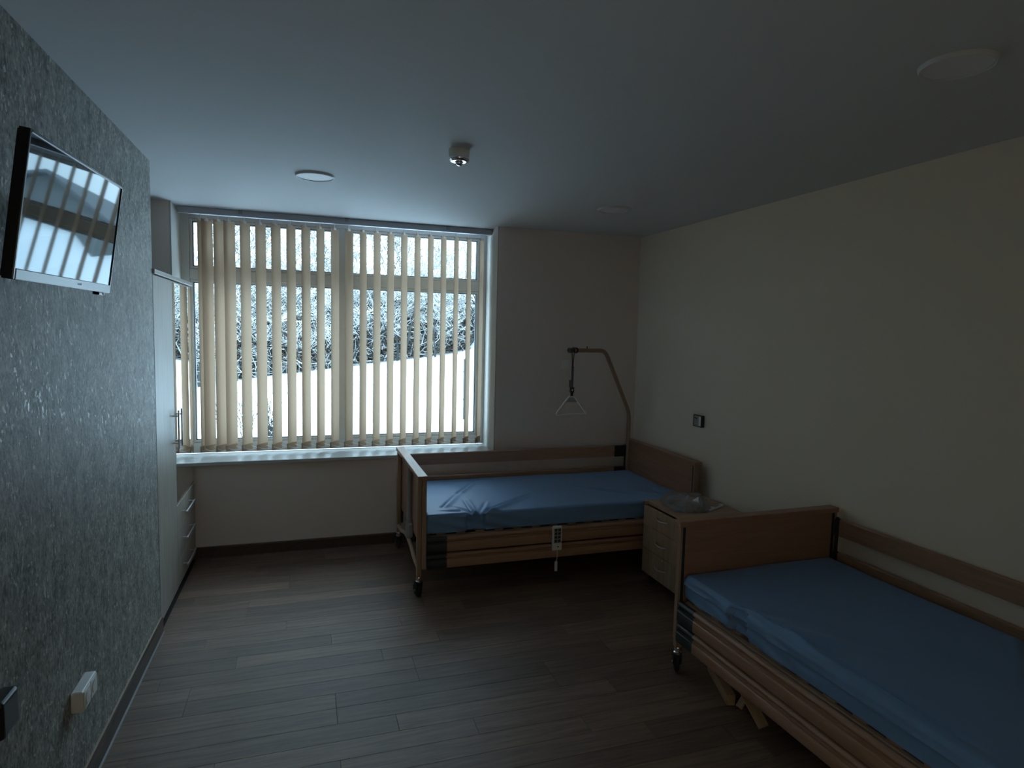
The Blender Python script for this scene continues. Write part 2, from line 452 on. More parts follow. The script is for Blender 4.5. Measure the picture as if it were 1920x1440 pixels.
obj('transom', W(XN0+FB, XM-0.042, fy0, fy1, ZT0, ZT1), M['white_pvc'], win)
obj('transom', W(XM+0.042, XN1-FB, fy0, fy1, ZT0, ZT1), M['white_pvc'], win)
def pane(x0, x1, z0, z1, sash):
    """a glazed light: optional opening sash, black gasket, double glass"""
    s = 0.022 if not sash else 0.042
    bm = NB(); d = (-0.016 if sash else 0.012)
    y0, y1 = fy0 + d, fy0 + 0.06
    for a in ((x0, x0+s, z0, z1), (x1-s, x1, z0, z1), (x0+s, x1-s, z0, z0+s), (x0+s, x1-s, z1-s, z1)):
        box(bm, a[0]-XN0, a[1]-XN0, y0-YW, y1-YW, a[2]-ZS, a[3]-ZS, bev=0.003)
    sh = obj('sash', bm, M['white_pvc'], win)
    bm = NB(); g = 0.006
    for a in ((x0+s, x0+s+g, z0+s, z1-s), (x1-s-g, x1-s, z0+s, z1-s), (x0+s, x1-s, z0+s, z0+s+g), (x0+s, x1-s, z1-s-g, z1-s)):
        box(bm, a[0]-XN0, a[1]-XN0, fy0+0.018-YW, fy0+0.05-YW, a[2]-ZS, a[3]-ZS)
    obj('gasket', bm, M['gasket'], sh)
    bm = NB(); yy = fy0+0.03-YW
    quad(bm, (x0+s-XN0, yy, z0+s-ZS), (x1-s-XN0, yy, z0+s-ZS), (x1-s-XN0, yy, z1-s-ZS), (x0+s-XN0, yy, z1-s-ZS))
    obj('pane', bm, M['glass'], sh)
    return sh
e = 0.001
for x0, x1 in ((XN0+FB+e, XM-0.042-e), (XM+0.042+e, XN1-FB-e)):
    pane(x0, x1, ZS+0.082+e, ZT0-e, x0 < XM-0.5 and False)
    pane(x0, x1, ZT1+e, H-0.06-e, False)
# sill board
obj('sill', bx(XN0+0.001-XN0, XN1-0.001-XN0, -0.04-YW, -0.001, -0.030, 0.0, bev=0.006), M['white_pvc'], win)

# ------------------------------------------------------------------ vertical blind
bl = thing('vertical_blind', 'beige vertical fabric blind hanging in front of the big window', 'blind', (XN0, 0.2, H))
bm = NB()
box(bm, 0.022, -1.385-XN0, -0.022, 0.022, -0.050, -0.001, bev=0.004)
obj('headrail', bm, M['rail_alu'], bl)
for xx in (0.45, 1.25, 2.1):
    obj('rail_bracket', bx(xx, xx+0.03, -0.027, 0.027, -0.030, 0.0), M['grey_plastic'], bl)
VW, VT, VB = 0.127, 2.615, 0.800
def vane_mesh(wob):
    bm = NB(); nU, zs = 9, [VB-0.0, VB+0.052, VB+0.3, VB+0.7, VB+1.1, VB+1.5, VT]
    rows = []
    for z in zs:
        r = []
        for i in range(nU):
            u = (i/(nU-1)-0.5)
            bow = 0.006*math.cos(PI*u) + wob*0.004*math.sin(2*PI*u + z)
            r.append(bm.verts.new((u*VW, bow, z-H)))
        rows.append(r)
    for A, B in zip(rows, rows[1:]):
        for i in range(nU-1): bm.faces.new((A[i], A[i+1], B[i+1], B[i]))
    return bm
def weight_mesh():
    bm = NB()
    box(bm, -VW/2+0.002, VW/2-0.002, -0.003, 0.0075, VB-H+0.001, VB-H+0.050)
    return bm
vanes_x = [(-1.470 - 0.1135*k, 57) for k in range(19)] + [(-3.588, 57), (-3.672, 57), (-3.712, 72)]
vane0 = weight0 = clip0 = None
for i, (vx, ang) in enumerate(vanes_x):
    if vane0 is None:
        v = obj('vane', vane_mesh(1), M['vane'], bl, smooth='all', angle=80); vane0 = v
        w_ = obj('bottom_weight', weight_mesh(), M['vane'], v); weight0 = w_
        bm = NB(); box(bm, -0.018, 0.018, -0.004, 0.012, VT-H-0.012, VT-H+0.006); box(bm, -0.003, 0.003, 0.0, 0.005, VT-H+0.006, -0.048)
        c_ = obj('clip', bm, M['white_plastic'], v); clip0 = c_
    else:
        v = vane0.copy(); COL.objects.link(v); v.parent = bl
        w_ = weight0.copy(); COL.objects.link(w_); w_.parent = v
        c_ = clip0.copy(); COL.objects.link(c_); c_.parent = v
    v.location = (vx - XN0, 0.006, 0); v.rotation_euler = (0, 0, math.radians(ang + random.uniform(-2, 2)))
# bead chains linking the bottom weights, front and back
for s, nm in ((-1, 'bead_chain'), (1, 'bead_chain')):
    bm = NB()
    srt = sorted(vx for vx, a in vanes_x)
    pts = []
    dx, dy = 0.05*math.cos(math.radians(57))*s, 0.05*math.sin(math.radians(57))*s
    for a, c in zip(srt, srt[1:]):
        for t in (0, 0.25, 0.5, 0.75):
            pts.append((a + (c-a)*t + dx - XN0, dy, VB - H + 0.030 - 0.016*math.sin(PI*t)))
    tube(bm, pts, 0.0016, 4)
    obj(nm, bm, M['white_plastic'], bl)

# ------------------------------------------------------------------ wardrobe
wx = -3.7565
wd = thing('wardrobe', 'tall pale wood wardrobe with mirror door and three drawers in the alcove', 'wardrobe', (wx, -1.2085, 0))
D = XA - wx + 0.012      # depth (negative)
WL = 1.200
def wb(x0, x1, y0, y1, z0, z1, bev=0.001, n=1): return bx(x0, x1, y0, y1, z0, z1, bev=bev, seg=n)
bm = NB()
box(bm, D, -0.020, 0, 0.018, 0.05, 2.085); box(bm, D, -0.020, WL-0.018, WL, 0.05, 2.085)
box(bm, D, -0.020, 0.018, WL-0.018, 0.05, 0.068); box(bm, D, D+0.01, 0.018, WL-0.018, 0.068, 2.085)
box(bm, D, -0.024, 0.545, 0.563, 0.068, 2.085)
obj('carcass', bm, M['wardrobe'], wd)
obj('top_panel', bx(D-0.002, 0.012, -0.006, WL+0.004, 2.086, 2.112, bev=0.003), M['wardrobe'], wd)
obj('plinth', bx(D, -0.045, 0.01, WL-0.01, 0.0, 0.05), M['subfloor'], wd)
d1 = obj('door', bx(-0.019, 0, 0.000, 0.520, 0.052, 2.080, bev=0.0015), M['wardrobe'], wd)
d2 = obj('mirror_door', bx(-0.019, -0.004, 0.524, WL-0.002, 0.612, 2.080, bev=0.0015), M['wardrobe'], wd)
obj('mirror', bx(-0.0035, 0.0005, 0.536, WL-0.010, 0.630, 2.070, bev=0.0005), M['mirror'], d2)
def bar_handle(parent, p0, p1, out, r=0.005, stand=0.15, mat='steel', post=None):
    """straight bar from p0 to p1 held off by two posts along -out"""
    p0, p1, out = Vector(p0), Vector(p1), Vector(out)
    bm = tb([p0, p1], r, 10)
    for t in (stand, 1-stand):
        q = p0.lerp(p1, t); tube(bm, [q, q - out], r*0.8, 8)
    return obj('handle', bm, M[mat], parent)
bar_handle(d1, (0.034, 0.452, 1.005), (0.034, 0.452, 1.255), (0.034, 0, 0), 0.006)
bar_handle(d2, (0.034, 0.556, 1.005), (0.034, 0.556, 1.255), (0.034, 0, 0), 0.006)
zz = [(0.430, 0.606), (0.245, 0.426), (0.055, 0.241)]
for z0, z1 in zz:
    dr = obj('drawer', bx(-0.019, 0, 0.524, WL-0.002, z0, z1, bev=0.0015), M['wardrobe'], wd)
    zc = z0 + 0.62*(z1-z0) - 0.01
    bar_handle(dr, (0.034, 0.66, zc), (0.034, 0.98, zc), (0.034, 0, 0), 0.006, stand=0.08)

# ------------------------------------------------------------------ television on the left wall
n = Vector((1, -0.05, -0.14)).normalized()
hx = Vector((0, 0, 1)).cross(n).normalized()      # along the screen (towards the window)
vz = n.cross(hx)
TC = Vector((-3.5667, -3.0516, 2.0849))
tv = thing('television', 'black flat screen television on grey flecked wall reflecting the window', 'television', TC)
tv.matrix_world = Matrix(((n.x, hx.x, vz.x, TC.x), (n.y, hx.y, vz.y, TC.y), (n.z, hx.z, vz.z, TC.z), (0, 0, 0, 1)))
TWd, THt = 0.652, 0.362
bm = NB()
bb, bt = 0.028, 0.009
box(bm, -0.022, 0.003, -TWd/2, -TWd/2+bt, -THt/2, THt/2, bev=0.002)
box(bm, -0.022, 0.003, TWd/2-bt, TWd/2, -THt/2, THt/2, bev=0.002)
box(bm, -0.022, 0.003, -TWd/2+bt, TWd/2-bt, THt/2-bt, THt/2, bev=0.002)
box(bm, -0.022, 0.004, -TWd/2+bt, TWd/2-bt, -THt/2, -THt/2+bb, bev=0.002)
obj('bezel', bm, M['black'], tv)
obj('screen', bx(-0.012, 0.0, -TWd/2+bt, TWd/2-bt, -THt/2+bb, THt/2-bt), M['screen'], tv, smooth=False)
obj('rear_housing', bx(-0.075, -0.022, -TWd*0.34, TWd*0.40, -THt*0.42, THt*0.22, bev=0.012), M['black'], tv)
obj('back_panel', bx(-0.026, -0.0125, -TWd/2+0.005, TWd/2-0.005, -THt/2+0.005, THt/2-0.005), M['black'], tv)
obj('logo', bx(0.004, 0.0048, 0.052, 0.078, -THt/2+0.012, -THt/2+0.018), M['grey_plastic'], tv)
ss = obj('sensor', bx(-0.016, 0.004, TWd/2-0.10, TWd/2-0.055, -THt/2-0.010, -THt/2, bev=0.003), M['black'], tv)
obj('indicator', lathe(NB(), [(0, 0.004), (0.004, 0.004), (0.004, 0.006), (0, 0.006)], (0, TWd/2-0.062, -THt/2-0.004), 'x', 10), M['white_plastic'], ss)
# wall bracket reaching back to the wall
back = XL + 0.001
bm = NB()
mi = tv.matrix_world.inverted()
def loc(p): return mi @ Vector(p)
cw = TC + n*(-0.07) + hx*0.17
tube(bm, [loc(cw), loc((XL+0.02, cw.y, cw.z+0.01))], 0.018, 10)
obj('mount_arm', bm, M['black'], tv)
bm = NB()
vs = []
for xx in (XL+0.0005, XL+0.02):
    vs.append([bm.verts.new(loc((xx, cw.y+a, cw.z+0.01+c))) for a, c in ((-.06,-.06),(.06,-.06),(.06,.06),(-.06,.06))])
for i in range(4): bm.faces.new((vs[0][i], vs[0][(i+1)%4], vs[1][(i+1)%4], vs[1][i]))
bm.faces.new(vs[0]); bm.faces.new(vs[1])
obj('wall_plate', bm, M['black'], tv)

# ------------------------------------------------------------------ beds
BL, BW = 2.19, 1.07
def rail_profile(y_out, y_in, z0, z1):
    """side rail section (y,z): rounded bead on top, a groove below it, flat lower face; y_out is the grooved face"""
    s = 1 if y_in > y_out else -1
    h = z1 - z0
    def P(d, t): return (y_out + s*d, z0 + h*t)
    return [P(0.003, 0.0), P(0.0, 0.04), P(0.0, 0.50), P(0.0015, 0.53), P(0.0045, 0.555), P(0.0045, 0.60), P(0.0015, 0.62), P(0.0005, 0.64),
            P(0.0005, 0.66), P(0.013, 0.69), P(0.014, 0.75), P(0.004, 0.79), P(0.0, 0.84), P(0.001, 0.91), P(0.005, 0.96), P(0.012, 1.0), P(abs(y_in-y_out)-0.008, 1.0), P(abs(y_in-y_out), 0.93), P(abs(y_in-y_out), 0.0)]
def grow(poly, k):
    cx = sum(p[0] for p in poly)/len(poly); cz = sum(p[1] for p in poly)/len(poly)
    lo = min(p[1] for p in poly); hi = max(p[1] for p in poly)
    return [(cx + (p[0]-cx)*(1+k*8), cz + (p[1]-cz)*(1+k*2)) for p in poly]

def caster(root, x, y, turn=0.0):
    MT = Matrix.Translation((x, y, 0)) @ Matrix.Rotation(turn, 4, 'Z') @ Matrix.Translation((-x, -y, 0))
    def T(bm): bmesh.ops.transform(bm, matrix=MT, verts=bm.verts[:]); return bm
    c = obj('caster', lathe(NB(), [(0.0, 0.145), (0.019, 0.145), (0.021, 0.140), (0.021, 0.128), (0.016, 0.124), (0.016, 0.118), (0.021, 0.114), (0.021, 0.104), (0.0, 0.104)], (x, y, 0), 'z', 18), M['chrome'], root)
    bm = NB()
    # fork: two cheeks and a bridge over the wheel
    for dy in (-0.019, 0.019):
        prism(bm, [(x-0.020, 0.108), (x+0.020, 0.108), (x+0.010, 0.048), (x-0.030, 0.036), (x-0.038, 0.050)], 'y', y+dy-0.003, y+dy+0.003)
    box(bm, x-0.024, x+0.022, y-0.022, y+0.022, 0.086, 0.106, bev=0.006)
    obj('fork', T(bm), M['blackmatt'], c)
    obj('wheel', T(lathe(NB(), [(0, -0.013), (0.030, -0.013), (0.045, -0.010), (0.050, -0.005), (0.050, 0.005), (0.045, 0.010), (0.030, 0.013), (0, 0.013)], (x-0.012, y, 0.050), 'y', 26)), M['blackmatt'], c)
    obj('axle_cap', T(lathe(NB(), [(0, -0.026), (0.007, -0.026), (0.008, -0.022), (0.008, -0.013), (0, -0.013)], (x-0.012, y, 0.050), 'y', 12)), M['chrome'], c)
    obj('brake_pedal', T(bx(x-0.062, x-0.030, y-0.014, y+0.014, 0.060, 0.068, bev=0.003)), M['blackmatt'], c)

def end_board(root, name, x0, s, turn):
    """x0 outer edge of the cap, s = +1 when the mattress lies towards +x"""
    def X(a, c): return (min(x0+s*a, x0+s*c), max(x0+s*a, x0+s*c))
    a, c = X(0.040, 0.058)
    bd = obj(name, bx(a, c, 0.040, BW-0.040, 0.335, 0.812, bev=0.002), M['beech'], root)
    a, c = X(0.0, 0.066)
    obj('cap_rail', bx(a, c, -0.004, BW+0.004, 0.812, 0.842, bev=0.004), M['beech'], bd)
    for y0, y1 in ((0.004, 0.020), (BW-0.020, BW-0.004)):
        a, c = X(0.034, 0.062)
        obj('edge_post', bx(a, c, y0, y1, 0.205, 0.812, bev=0.003), M['beige_metal'], bd)
    for y0, y1 in ((0.0205, 0.0395), (BW-0.0395, BW-0.0205)):
        a, c = X(0.042, 0.056)
        obj('guide_channel', bx(a, c, y0, y1, 0.215, 0.812), M['dark_plastic'], bd)
    # legs, lower crossbar, central lifting column
    for yy in (0.048, BW-0.048):
        a, c = X(0.004, 0.036)
        obj('leg', bx(a, c, yy-0.020, yy+0.020, 0.142, 0.811, bev=0.006), M['beige_metal'], root)
        caster(root, x0+s*0.020, yy, turn)
    bm = NB()
    xc = x0 + s*0.020
    pts = arc_path([(xc, 0.067, 0.200), (xc, 0.22, 0.205), (xc, 0.40, 0.250), (xc, BW/2, 0.262), (xc, BW-0.40, 0.250), (xc, BW-0.22, 0.205), (xc, BW-0.067, 0.200)], 0.05, 4)
    tube(bm, pts, 0.015, 10)
    obj('crossbar', bm, M['beige_metal'], root)
    bm = NB(); yc = 0.47
    lathe(bm, [(0, 0.275), (0.024, 0.275), (0.026, 0.30), (0.026, 0.395), (0.018, 0.40), (0.018, 0.80), (0, 0.80)], (xc, yc, 0), 'z', 18)
    col = obj('lifting_column', bm, M['grey_metal'], root)
    obj('motor', bx(min(xc, xc-s*0.0)-0.016, xc+0.016, yc-0.075, yc-0.028, 0.30, 0.395, bev=0.006), M['grey_plastic'], col)
    return bd

def make_bed(label, loc, rotz, turn):
    root = thing('hospital_bed', label, 'bed', loc, rotz, 'hospital beds with blue mattresses')
    end_board(root, 'footboard', 0.0, 1, turn)
    end_board(root, 'headboard', BL, -1, turn)
    # steel base frame under the mattress
    bm = NB()
    box(bm, 0.085, BL-0.085, 0.034, 0.060, 0.365, 0.420, bev=0.003)
    obj('frame_beam', bm, M['beige_metal'], root)
    obj('frame_beam', bx(0.085, BL-0.085, BW-0.060, BW-0.034, 0.365, 0.420, bev=0.003), M['beige_metal'], root)
    for xx in (0.066, BL-0.096):
        obj('frame_crossbeam', bx(xx, xx+0.030, 0.060, BW-0.060, 0.365, 0.415, bev=0.003), M['grey_metal'], root)
    sm = None
    for k in range(14):
        xx = 0.17 + k*0.138
        if sm is None: sm = obj('bed_slat', bx(-0.03, 0.03, 0.050, BW-0.050, 0.4205, 0.4300, bev=0.002), M['pile_wood'], root)
        else:
            s2 = sm.copy(); COL.objects.link(s2); s2.parent = root; s2.location = (xx, 0, 0); continue
        sm.location = (xx, 0, 0)
    # lowered side rails (near side, y = 0) and raised ones (far side)
    for (yo, yi, z0, z1, zz0, zz1, xs0) in ((0.0, 0.028, 0.315, 0.420, 0.203, 0.301, 0.200), (BW, BW-0.028, 0.686, 0.784, 0.494, 0.590, 0.096)):
        for a, c in ((z0, z1), (zz0, zz1)):
            pf = rail_profile(yo, yi, a, c)
            r = obj('side_rail', prism(NB(), pf, 'x', xs0, BL-0.200), M['beech_rail'], root, smooth='all', angle=40)
            pg = grow(pf, 0.008)
            ec = obj('end_cap', prism(NB(), pg, 'x', 0.068, xs0+0.003), M['dark_plastic'], r, smooth='all', angle=40)
            ec = obj('end_cap', prism(NB(), pg, 'x', BL-0.203, BL-0.084), M['dark_plastic'], r, smooth='all', angle=40)
    # raised rail runners at the far side
    for xx in (0.078, BL-0.092):
        obj('rail_runner', bx(xx-0.008, xx+0.008, BW-0.026, BW-0.012, 0.44, 0.79, bev=0.003), M['dark_plastic'], root)
    return root

X1, Y1 = -2.247, -1.170
bed1 = make_bed('beech hospital bed under the window, with its lifting pole and hanging hand control', (X1, Y1, 0), 0, math.radians(-72))
bed2 = make_bed('nearer beech hospital bed along the cream wall, its end board beside the nightstand', (-1.098, -2.400, 0), -PI/2 + math.radians(1.3), math.radians(-25))

def mattress(name, label, loc, rotz, creases, seed, pinch, seam):
    """coated foam mattress with creases (x0,y0,x1,y1,width,depth) and strap pinches on the near side"""
    x0, x1, y0, y1, z0, z1 = 0.072, BL-0.075, 0.040, BW-0.062, 0.4305, 0.562
    nx = 300
    # cross-section: start bottom-near, up the near side, over the top, down the far side
    sec = []
    R = 0.018
    for i in range(2): sec.append((y0+0.010*(1-i), z0 + 0.006*i, -1))
    for i in range(12): sec.append((y0, z0+0.012+(z1-z0-0.012-R)*i/12, -1))
    for i in range(6):
        a = PI*(1 - i/12*1.0); sec.append((y0+R+R*math.cos(a), z1-R+R*math.sin(a), 0 if i else -1))
    nt_ = 110
    for i in range(nt_+1): sec.append((y0+R+(y1-y0-2*R)*i/nt_, z1, 0))
    for i in range(1, 6):
        a = PI/2*(1-i/6); sec.append((y1-R+R*math.cos(a), z1-R+R*math.sin(a), 0))
    for i in range(6): sec.append((y1, z1-R-(z1-z0-R)*i/5, 1))
    bm = NB(); rows = []
    off = Vector((seed*7.3, seed*3.1, 0))
    for i in range(nx+1):
        t = i/nx
        x = x0 + (x1-x0)*t
        r = []
        for (yy, zz, side) in sec:
            p = Vector((x, yy, zz))
            topness = max(0.0, min(1.0, (zz-(z1-0.03))/0.03))
            nv = noise.noise(Vector((x*2.3, yy*2.9, 0.3)) + off)*0.006 + noise.noise(Vector((x*6.5, yy*5.1, 1.3)) + off)*0.0022
            dz = nv*topness
            for (ax, ay, bx_, by_, w, dep) in creases:
                dep *= 1.5
                ex, ey = bx_-ax, by_-ay; L2 = ex*ex+ey*ey
                tt = ((x-ax)*ex+(yy-ay)*ey)/L2
                if -0.1 < tt < 1.1:
                    tc_ = max(0, min(1, tt))
                    dx, dy = x-(ax+ex*tc_), yy-(ay+ey*tc_)
                    side_ = (dx*ey - dy*ex)/math.sqrt(L2)
                    fade = (1-tc_)**0.6 * min(1, (1.1-tt)*3) * (1 if tt >= 0 else max(0, 1+tt*10))
                    q = math.hypot(dx, dy)
                    prof = math.exp(-((side_)/w)**2)*-dep + math.exp(-((side_-1.9*w)/(1.5*w))**2)*dep*0.9
                    if q < 6*w: dz += prof*fade*topness
            # sag near the pinch and gathered side face
            for (px, wd_, dp) in pinch:
                g = math.exp(-((x-px)/wd_)**4)
                near = max(0.0, 1-(yy-y0)/0.16)
                if side == -1:
                    p.y += dp*g*0.9; p.z -= 0.004*g*((zz-z0)/(z1-z0))
                    # folds both sides of the strap
                    for sgn in (-1, 1):
                        q = (x-(px+sgn*wd_*1.05))/0.010
                        p.y += 0.020*math.exp(-q*q)
                    p.y -= 0.010*math.exp(-((abs(x-px)-wd_*1.9)/0.05)**2)*math.sin(PI*min(1, max(0, (zz-z0)/(z1-z0))))
                    p.y += 0.006*math.sin((zz-z0)*90 + x*23)*math.exp(-((x-px)/0.28)**2)
                else:
                    dz -= 0.008*g*near*near*topness
                    p.y += dp*0.5*g*near*near
            if side == -1:
                p.y += 0.005*noise.noise(Vector((x*4.0, zz*16.0, 5.0)) + off)
                if seam:
                    q = (zz-(z0+0.078))/0.006
                    p.y -= 0.004*math.exp(-q*q)
                    if zz > z0+0.078: p.y -= 0.006*(1+0.5*noise.noise(Vector((x*3, 9, 1))+off))
            p.z += dz
            # rounded ends
            for xe, sg in ((x0, 1), (x1, -1)):
                q = (x-xe)*sg
                if q < R and zz > z1-R-0.001:
                    p.z -= (R - math.sqrt(max(0, R*R-(R-q)**2)))*0.95
            r.append(bm.verts.new(p))
        rows.append(r)
    for A, B in zip(rows, rows[1:]):
        for k in range(len(A)-1): bm.faces.new((A[k], B[k], B[k+1], A[k+1]))
        bm.faces.new((A[-1], B[-1], B[0], A[0]))
    bm.faces.new(rows[0]); bm.faces.new(list(reversed(rows[-1])))
    o = obj(name, bm, M['blue'], None, smooth='all', angle=70)
    o.location = loc; o.rotation_euler = (0, 0, rotz)
    tag(o, label, 'mattress', 'blue hospital mattresses')
    return o
L1 = lambda x, y: (x-X1, y-Y1)
cr1 = []
for (a, c, w, dp) in (((-1.772, -1.125), (-1.28, -0.72), 0.016, 0.012), ((-2.03, -0.94), (-1.84, -0.60), 0.014, 0.008), ((-1.84, -0.60), (-1.62, -0.25), 0.014, 0.007),
                      ((-1.86, -1.12), (-1.84, -0.76), 0.012, 0.008), ((-1.80, -1.12), (-1.69, -0.86), 0.012, 0.006), ((-1.94, -1.08), (-2.10, -1.05), 0.012, 0.005),
                      ((-1.88, -1.10), (-1.98, -0.92), 0.013, 0.006), ((-0.35, -1.10), (-0.95, -0.55), 0.03, 0.004), ((-0.30, -1.12), (-0.28, -0.75), 0.015, 0.006)):
    cr1.append((*L1(*a), *L1(*c), w, dp*1.35))
mat1 = mattress('mattress', 'blue coated mattress with gathered folds on the bed under the window', (X1, Y1, 0), 0, cr1, 1, [(0.412, 0.050, 0.030), (1.95, 0.03, 0.016)], False)
cr2 = [(0.50, 0.065, 1.05, 0.125, 0.012, 0.016), (0.80, 0.085, 1.60, 0.095, 0.010, 0.012), (0.70, 0.16, 1.05, 0.42, 0.03, 0.005), (0.55, 0.10, 0.85, 0.35, 0.03, 0.004), (1.12, 0.98, 1.36, 0.62, 0.02, 0.012)]
mat2 = mattress('mattress', 'darker blue mattress on the nearer bed at lower right, sagging over its edge', (-1.098, -2.400, 0), -PI/2 + math.radians(1.3), cr2, 5, [(0.49, 0.046, 0.032)], True)

# ------------------------------------------------------------------ lifting pole with hand grip
px_, py_ = -0.127, -0.132
lp = thing('lifting_pole', 'beech brown bent lifting pole rising from the head of the bed under the window', 'lifting pole', (px_, py_, 0))
path = arc_path([(0, 0, 0.34), (0, 0, 1.085), (-0.370, -0.205, 1.662), (-0.795, -0.440, 1.668)], 0.07, 8)
obj('pole', tb(path, 0.0175, 14), M['beige_metal'], lp)
d_ = Vector((-0.425, -0.235, 0.006)).normalized()
endp = Vector((-0.795, -0.440, 1.668))
obj('end_cap', tb([endp - d_*0.012, endp + d_*0.022], [0.0205, 0.0205], 14), M['black'], lp)
obj('hook_stop', tb([endp - d_*0.075, endp - d_*0.062], [0.024, 0.024], 14), M['black'], lp)
pk = endp - d_*0.22
obj('peg', tb([pk + Vector((0, 0, 0.015)), pk + Vector((0, 0, 0.035))], 0.004, 8), M['black'], lp)
# strap loop, webbing, buckle and triangular grip hang from the arm: they lift off as one piece
sx, sy, sz = px_ + endp.x + 0.028, py_ + endp.y + 0.016, endp.z
gp = thing('hand_grip', 'pale triangular plastic grab handle hanging on a strap from the lifting pole', 'grab handle', (sx, sy, sz))
bm = NB()
loop = [(0.0, 0.020*math.sin(a) , 0.0215*math.cos(a)) for a in [PI*(-0.5 + k/10) for k in range(11)]]
pts = [(0, 0.002, -0.155), (0, 0.010, -0.09)] + [(0, -p[1]*1.1 if False else p[1]*1.15, p[2]*1.1) for p in reversed(loop)] + [(0, -0.010, -0.09), (0, -0.002, -0.155)]
tube(bm, pts, 0.0045, 6)
obj('strap_loop', bm, M['black'], gp)
def webbing(bm, z0, z1, w, t):
    box(bm, -w/2, w/2, -t/2, t/2, z0, z1, bev=0.0015)
bm = NB(); webbing(bm, -0.315, -0.130, 0.021, 0.008)
box(bm, -0.026, -0.010, -0.004, 0.004, -0.300, -0.240)
obj('strap', bm, M['strap'], gp)
bm = NB(); box(bm, -0.018, 0.018, -0.010, 0.010, -0.345, -0.300, bev=0.004); box(bm, -0.010, 0.010, -0.006, 0.006, -0.378, -0.343, bev=0.002)
bk = obj('buckle', bm, M['black'], gp)
obj('buckle_button', bx(-0.006, 0.006, -0.012, -0.009, -0.330, -0.316, bev=0.001), M['white_plastic'], bk)
tri = arc_path([(-0.022, 0, -0.376), (-0.139, 0, -0.522), (0.139, 0, -0.522), (0.022, 0, -0.376)], 0.028, 6)
a_ = math.radians(-2)
bm = tb(tri, 0.0085, 12)
tube(bm, [(-0.022, 0, -0.376), (0.022, 0, -0.376)], 0.0085, 12)
obj('triangle', bm, M['white_plastic'], gp)
obj('gusset', prism(NB(), [(-0.024, -0.378), (0.024, -0.378), (0.060, -0.422), (-0.060, -0.422)], 'y', -0.004, 0.004), M['grey_plastic'], gp)

# ------------------------------------------------------------------ hand control hung on the near rail of the bed under the window
hc = thing('hand_control', 'grey handset with dark buttons hanging on the lowered rail of the far bed', 'remote', (-1.252, Y1-0.016, 0.262))
obj('body', bx(-0.036, 0.036, -0.012, 0.012, 0.0, 0.175, bev=0.006), M['white_plastic'], hc)
obj('keypad', bx(-0.027, 0.027, -0.0135, -0.0115, 0.055, 0.162, bev=0.0008), M['grey_plastic'], hc)
for r in range(4):
    for c in (-1, 1):
        z = 0.150 - r*0.026
        obj('button', bx(c*0.013-0.009, c*0.013+0.009, -0.0155, -0.0135, z-0.009, z+0.009, bev=0.0009), M['print'], hc)
obj('lock_key', lathe(NB(), [(0, -0.0140), (0.005, -0.0140), (0.005, -0.012), (0, -0.012)], (0.006, 0, 0.028), 'y', 12), M['print'], hc)
bm = NB(); box(bm, -0.014, 0.014, 0.012, 0.0145, 0.06, 0.168); box(bm, -0.014, 0.014, 0.0115, 0.040, 0.1625, 0.168)
obj('hook', bm, M['white_plastic'], hc)
obj('cord', tb(arc_path([(0.006, 0, 0.002), (0.008, 0.0, -0.04), (0.001, 0.0, -0.082)], 0.012, 4), 0.003, 8), M['white_plastic'], hc)
obj('tag', bx(-0.012, 0.010, -0.006, 0.006, -0.155, -0.080, bev=0.005), M['white_plastic'], hc)

# ------------------------------------------------------------------ nightstand
NX, NY0, NY1, NZ = -0.600, -1.775, -1.258, 0.600
ns = thing('nightstand', 'light oak nightstand with three drawers between the two beds', 'nightstand', (NX, NY0, 0))
nw, nd = NY1-NY0, 0.51
obj('carcass', (lambda bm: (box(bm, 0.020, nd, 0, 0.018, 0.078, 0.579, bev=0.001), box(bm, 0.020, nd, nw-0.018, nw, 0.078, 0.579, bev=0.001), box(bm, 0.020, nd, 0.018, nw-0.018, 0.078, 0.094), box(bm, nd-0.008, nd, 0.018, nw-0.018, 0.094, 0.579), bm)[-1])(NB()), M['oak'], ns)
# top board with a shallow finger recess along its front edge
bm = NB()
prism(bm, [(-0.003, -0.004), (nd+0.004, -0.004), (nd+0.004, nw+0.004), (-0.003, nw+0.004), (-0.003, nw-0.020), (0.026, nw-0.020), (0.026, 0.085), (-0.003, 0.085)], 'z', 0.5795, 0.600)
obj('top', bm, M['oak_top'], ns, smooth=False)
for z0, z1, hz in ((0.434, 0.572, 0.522), (0.262, 0.431, 0.345), (0.080, 0.259, 0.177)):
    dr = obj('drawer', bx(0.0, 0.019, 0.001, nw-0.001, z0, z1, bev=0.0015), M['oak'], ns)
    yc = nw/2 + 0.008
    pts = []
    for k in range(13):
        t = k/12
        pts.append((-0.002 - 0.024*math.sin(PI*t)**0.6, yc-0.064+0.128*t, hz - 0.004*math.sin(PI*t) + 0.002))
    obj('handle', tb(pts, 0.0040, 8), M['steel'], dr)
    if hz < 0.2:
        obj('keyhole', lathe(NB(), [(0, -0.002), (0.008, -0.002), (0.008, 0.001), (0, 0.001)], (0, yc-0.02, 0.245), 'x', 14), M['steel'], dr)
for xx in (0.06, nd-0.06):
    for yy in (0.05, nw-0.05):
        obj('foot', lathe(NB(), [(0, 0), (0.022, 0), (0.024, 0.02), (0.020, 0.078), (0, 0.078)], (xx, yy, 0), 'z', 16), M['blackmatt'], ns)

